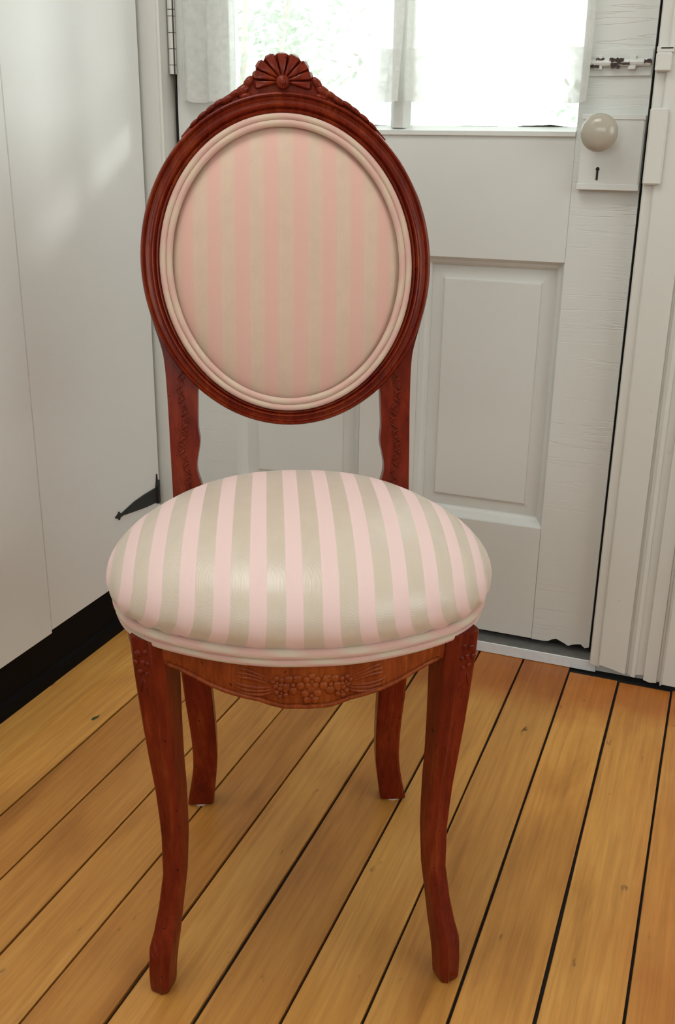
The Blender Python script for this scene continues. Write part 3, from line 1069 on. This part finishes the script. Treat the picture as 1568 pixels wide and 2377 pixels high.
# --- aprons
zb = [(0, .3960), (.022, .3965), (.034, .3995), (.046, .4035), (.062, .4055), (.080, .4085), (.098, .4135), (.115, .4195), (.128, .4235), (.140, .4250), (.170, .4250)]
AP = 0.965
bm = bmesh.new()
rows_f, rows_b = [], []
NXA = 48
for k in range(NXA+1):
    x = -0.165+0.33*k/NXA
    y = oy(x, AP)
    z0 = interp(zb, abs(x))
    xs = x-0.003
    fr = []
    for j in range(6):
        q = j/5
        z = z0+(0.452-z0)*q
        fr.append((xs, y+0.002*math.sin(math.pi*q)*-1, z))
    rows_f.append([(xs, y+0.022, z0+0.001)] + fr + [(xs, y+0.022, 0.452)])
V = grid(bm, rows_f, close_u=True)
bm.faces.new(V[0]); bm.faces.new(V[-1][::-1])
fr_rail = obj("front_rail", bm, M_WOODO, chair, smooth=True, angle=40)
# bead along the scalloped lower edge
bm = bmesh.new()


def apron_pt(x, z, d=0.0):
    y = oy(x, AP)
    return Vector((x-0.003, y-d-0.0012, z))


pts = []
for k in range(57):
    x = -0.142+0.284*k/56
    pts.append(apron_pt(x, interp(zb, abs(x))+0.0022, 0.0))
tube(bm, pts, 0.0026, 7)
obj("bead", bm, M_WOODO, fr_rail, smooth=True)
# flower and leaf relief
bm = bmesh.new()
ctr = 0.006


def disc(x, z, r, h=0.0022):
    p = apron_pt(x, z)
    q = (apron_pt(x+0.004, z)-apron_pt(x-0.004, z)).normalized()
    nn = Vector((q.y, -q.x, 0))
    blob(bm, p, q*r, Vector((0, 0, 1))*r, nn*h, 9, 5)


for (fx, fz, r) in ((-0.0185, 0.4240, 0.0115), (0.0195, 0.4240, 0.0115), (0.0005, 0.4275, 0.0090), (0.0, 0.4115, 0.0105), (-0.034, 0.4265, 0.0075), (0.035, 0.4265, 0.0075), (-0.030, 0.4150, 0.0075), (0.031, 0.4150, 0.0075)):
    for k in range(5):
        a = k*2*math.pi/5+0.3+fx*30
        disc(ctr+fx+0.62*r*math.cos(a), fz+0.62*r*math.sin(a), r*0.50, 0.0034)
    disc(ctr+fx, fz, r*0.28, 0.0050)
for sx in (-1, 1):
    for k in range(6):
        z0, z1 = 0.4155+0.0026*k, 0.4085+0.0055*k
        L = 0.036+0.006*math.sin(k*0.7)
        pts = []
        for t in (0, 0.2, 0.4, 0.6, 0.8, 1.0):
            x = ctr*(1) + sx*(0.036+L*t+0.004*k*(0.3))
            z = z0+(z1-z0)*t + 0.0035*math.sin(t*math.pi)*(1 if k > 2 else -0.6) + 0.003*t*t
            pts.append(apron_pt(x, z, -0.0006))
        tube(bm, pts, 0.0016, 6, rad=[0.0012, 0.0022, 0.0026, 0.0026, 0.0022, 0.0010])
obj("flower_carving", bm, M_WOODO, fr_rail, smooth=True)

for sx in (-1, 1):
    bm = bmesh.new()
    rows = []
    side = [p for p in h3 if 0.05 < p.y < 0.315 and p.x > 0.1]
    for p in side:
        x, y = SC[0]+sx*p.x*0.955, SC[1]+(p.y-SC[1])*0.955
        xi = SC[0]+sx*(p.x*0.955-0.02)
        z0 = 0.412 + 0.010*math.cos((y-0.18)/0.13*math.pi)*-1*0.5
        rows.append([(x, y, z0), (x, y, 0.452), (xi, y, 0.452), (xi, y, z0)])
    V = grid(bm, rows, close_u=True)
    bm.faces.new(V[0]); bm.faces.new(V[-1][::-1])
    obj("side_rail", bm, M_WOOD, chair, smooth=True, angle=40)
bm = new_box(-0.132+skew(0.43), 0.132+skew(0.43), 0.315, 0.335, 0.405, 0.455, 0.002)
obj("rear_rail", bm, M_WOOD, chair)

# --- front legs
LW = [(0.0, 0.0235), (0.012, 0.0250), (0.030, 0.0258), (0.055, 0.0275), (0.066, 0.0275), (0.080, 0.0255), (0.11, 0.0232), (0.15, 0.0228), (0.20, 0.0248), (0.25, 0.0272), (0.30, 0.0305), (0.35, 0.0345), (0.40, 0.0382), (0.452, 0.0410)]
LX = [(0.0, 0.1680), (0.03, 0.1670), (0.06, 0.1645), (0.08, 0.1600), (0.11, 0.1550), (0.15, 0.1495), (0.20, 0.1480), (0.25, 0.1495), (0.30, 0.1535), (0.35, 0.1565), (0.40, 0.1585), (0.452, 0.1600)]
LY = [(0.0, 0.010), (0.03, 0.009), (0.06, 0.012), (0.08, 0.017), (0.11, 0.023), (0.15, 0.0285), (0.20, 0.0325), (0.25, 0.0345), (0.30, 0.0355), (0.35, 0.0360), (0.40, 0.0365), (0.452, 0.0370)]
sect = [(-0.5, -0.30), (-0.47, -0.42), (-0.40, -0.49), (-0.10, -0.52), (0.12, -0.535), (0.17, -0.57), (0.205, -0.585), (0.24, -0.565), (0.28, -0.52), (0.40, -0.46), (0.48, -0.37), (0.5, -0.26), (0.5, 0.40), (0.40, 0.5), (-0.40, 0.5), (-0.5, 0.40)]
zs = [0.0, 0.004, 0.012, 0.022, 0.035, 0.048, 0.056, 0.062, 0.070, 0.080, 0.095, 0.11, 0.13, 0.15, 0.175, 0.20, 0.23, 0.26, 0.30, 0.34, 0.38, 0.415, 0.452]
RA = math.radians(22)
for sx in (-1, 1):
    bm = bmesh.new()
    rows = []
    for z in zs:
        w = interp(LW, z)
        if z == 0.0: w *= 0.9
        cx_, cy_ = interp(LX, z), interp(LY, z)
        row = []
        for p, q in sect:
            pin = -p                                # p=+0.5 is the inner side
            dx = pin*w*math.cos(RA) + (-q)*w*math.sin(RA)*1.0
            dy = q*w*1.06*math.cos(RA) + pin*w*math.sin(RA)
            row.append((sx*(cx_+dx)-0.001*0, cy_+dy, z))
        rows.append(row)
    V = grid(bm, rows, close_u=True)
    bm.faces.new(V[0]); bm.faces.new(V[-1])
    leg = obj("leg", bm, M_WOOD, chair, smooth=True, angle=24)
    # flower-and-leaf relief at the knee, claw marks on the toe
    bm = bmesh.new()

    def legpt(p, z, h=0.0):
        w = interp(LW, z)
        q = -0.515-h/w
        pin = -p
        return Vector((sx*(interp(LX, z)+pin*w*math.cos(RA)-q*w*math.sin(RA)), interp(LY, z)+q*w*1.06*math.cos(RA)+pin*w*math.sin(RA), z))
    for (p, z, rr) in ((-0.22, 0.435, 0.0042), (0.0, 0.438, 0.0036), (-0.12, 0.425, 0.0040), (-0.32, 0.424, 0.0036), (0.04, 0.424, 0.0034), (-0.2, 0.414, 0.0036), (-0.02, 0.412, 0.0032)):
        c0 = legpt(p, z)
        qd = (legpt(p+0.1, z)-legpt(p-0.1, z)).normalized()
        nn = (legpt(p, z, 0.01)-c0).normalized()
        blob(bm, c0, qd*rr, Vector((0, 0, rr)), nn*0.0022, 8, 5)
    for (p0, z0, p1, z1) in ((-0.15, 0.408, 0.0, 0.385), (-0.18, 0.406, -0.30, 0.388), (-0.10, 0.404, -0.12, 0.376), (0.0, 0.395, 0.06, 0.378)):
        tube(bm, [legpt(p0+(p1-p0)*t, z0+(z1-z0)*t+0.0, -0.0002) for t in (0, 0.35, 0.7, 1)], 0.001, 6, rad=[0.0005, 0.0015, 0.0013, 0.0004])
    obj("knee_carving", bm, M_WOOD, leg, smooth=True)
    bm = bmesh.new()
    for (p0, z0, p1, z1) in ((-0.3, 0.070, 0.12, 0.048), (0.2, 0.078, 0.12, 0.050), (-0.35, 0.058, -0.05, 0.046)):
        tube(bm, [legpt(p0+(p1-p0)*t, z0+(z1-z0)*t, -0.0004) for t in (0, 0.35, 0.7, 1)], 0.001, 6, rad=[0.0005, 0.0014, 0.0014, 0.0005])
    obj("toe_carving", bm, M_WOOD, leg, smooth=True)

# --- rear legs
RX = [(0.0, 0.1455), (0.02, 0.1425), (0.05, 0.1375), (0.08, 0.1340), (0.11, 0.1325), (0.15, 0.1335), (0.20, 0.1365), (0.26, 0.1395), (0.34, 0.139), (0.42, 0.138)]
RW = [(0.0, 0.0385), (0.03, 0.0365), (0.07, 0.0345), (0.11, 0.0345), (0.16, 0.0365), (0.22, 0.039), (0.42, 0.037)]
RYc = [(0.0, 0.3690), (0.04, 0.3600), (0.10, 0.3480), (0.18, 0.3370), (0.26, 0.3320), (0.34, 0.3320), (0.42, 0.3370)]
for sx in (-1, 1):
    bm = bmesh.new()
    rows = []
    for z in (0.0035, 0.01, 0.025, 0.04, 0.06, 0.08, 0.10, 0.13, 0.16, 0.20, 0.24, 0.28, 0.33, 0.38, 0.412):
        w, c, y = interp(RW, z)/2, interp(RX, z), interp(RYc, z)
        e = 0.003
        X = sx*c + skew(z)
        dd = 0.0155
        rows.append([(X-w+e, y-dd, z), (X+w-e, y-dd, z), (X+w, y-dd+e, z), (X+w, y+dd-e, z), (X+w-e, y+dd, z), (X-w+e, y+dd, z), (X-w, y+dd-e, z), (X-w, y-dd+e, z)])
    V = grid(bm, rows, close_u=True)
    bm.faces.new(V[0]); bm.faces.new(V[-1])
    leg = obj("leg", bm, M_WOOD, chair, smooth=True, angle=35)
    bm = bmesh.new()
    X, y = sx*interp(RX, 0.0), interp(RYc, 0.0)
    tube(bm, [(X, y-0.004, 0.0), (X, y-0.004, 0.004)], 0.0115, 14)
    obj("glide", bm, M_GLIDE, leg)["label"] = "pale glide under the rear foot"

# ------------------------------------------------------------------ small things
bm = bmesh.new()
for k in range(1):
    rows = [[(-0.008, -0.002, 0.0012), (-0.003, -0.0028, 0.0022), (0.004, -0.002, 0.0016), (0.009, 0.0, 0.0030)],
            [(-0.008, 0.0015, 0.0012), (-0.003, 0.002, 0.0030), (0.004, 0.0018, 0.0020), (0.009, 0.0006, 0.0034)]]
    grid(bm, rows)
geom = bmesh.ops.solidify(bm, geom=bm.faces[:], thickness=0.0006)
sc = obj("leaf_scrap", bm, M_GREEN)
sc.location = (-0.921, 1.266, 0.0)
sc.rotation_euler = (0, 0, math.radians(70))
tag(sc, "tiny green leaf scrap lying on the floorboards near the black plinth", "scrap")

# body of the added ceiling lamp, out of view
cl = tag(empty("added_ceiling_lamp", (-0.68, 0.58, 2.42)), "flat square white ceiling lamp, unseen, added to light the room", "lamp")
obj("added_lamp_base", new_box(-0.42, 0.42, -0.42, 0.42, -0.045, 0.0, 0.006), M_CEIL, cl)

# outside: paving and a shrub, leaves and stems coloured pale to imitate overexposure
tag(obj("ground", new_box(-6, 5, 1.91, 9, -0.2, -0.05), M_EXT), "pale paving outside the door", kind="structure")


def shrub(name, loc, h, w, nleaf, label):
    root = tag(empty(name, loc), label, "shrub", "shrubs outside the glazed door")
    bm = bmesh.new()
    for k in range(7):
        a = k*0.9
        tube(bm, [(0, 0, 0), (0.25*w*math.cos(a), 0.25*w*math.sin(a), h*0.4), (0.6*w*math.cos(a), 0.6*w*math.sin(a), h*0.85)], 0.02, 6, rad=[0.03, 0.02, 0.008])
    obj("stem", bm, M_BARK, root)
    bm = bmesh.new()
    for k in range(nleaf):
        a, ph = random.uniform(0, 6.283), random.uniform(-1, 1)
        r = random.uniform(0.35, 1.0)
        rr = r*math.sqrt(1-ph*ph)
        c = Vector((w*rr*math.cos(a), w*rr*math.sin(a), h*0.58+h*0.42*r*ph))
        d = Vector((random.uniform(-1, 1), random.uniform(-1, 1), random.uniform(-0.7, 0.7))).normalized()
        e = d.cross(Vector((random.uniform(-1, 1), random.uniform(-1, 1), 1))).normalized()
        L, W2 = random.uniform(0.05, 0.09), random.uniform(0.018, 0.03)
        nn = d.cross(e)*0.012
        p = [c, c+d*L*0.5+e*W2, c+d*L, c+d*L*0.5-e*W2, c+d*L*0.5+nn]
        v = [bm.verts.new(q) for q in p]
        for i in range(4):
            bm.faces.new((v[i], v[(i+1) % 4], v[4]))
    lf = obj("foliage", bm, M_LEAF, root, recalc=False)
    lf["kind"] = "stuff"
    return root


shrub("garden_shrub", (-2.6, 5.2, -0.05), 2.6, 0.75, 1300, "green shrub outside, paled with painted haze, seen through the left half of the glass")
shrub("garden_shrub", (-0.55, 6.6, -0.05), 1.75, 0.6, 1000, "small shrub outside seen through the right half of the glass")
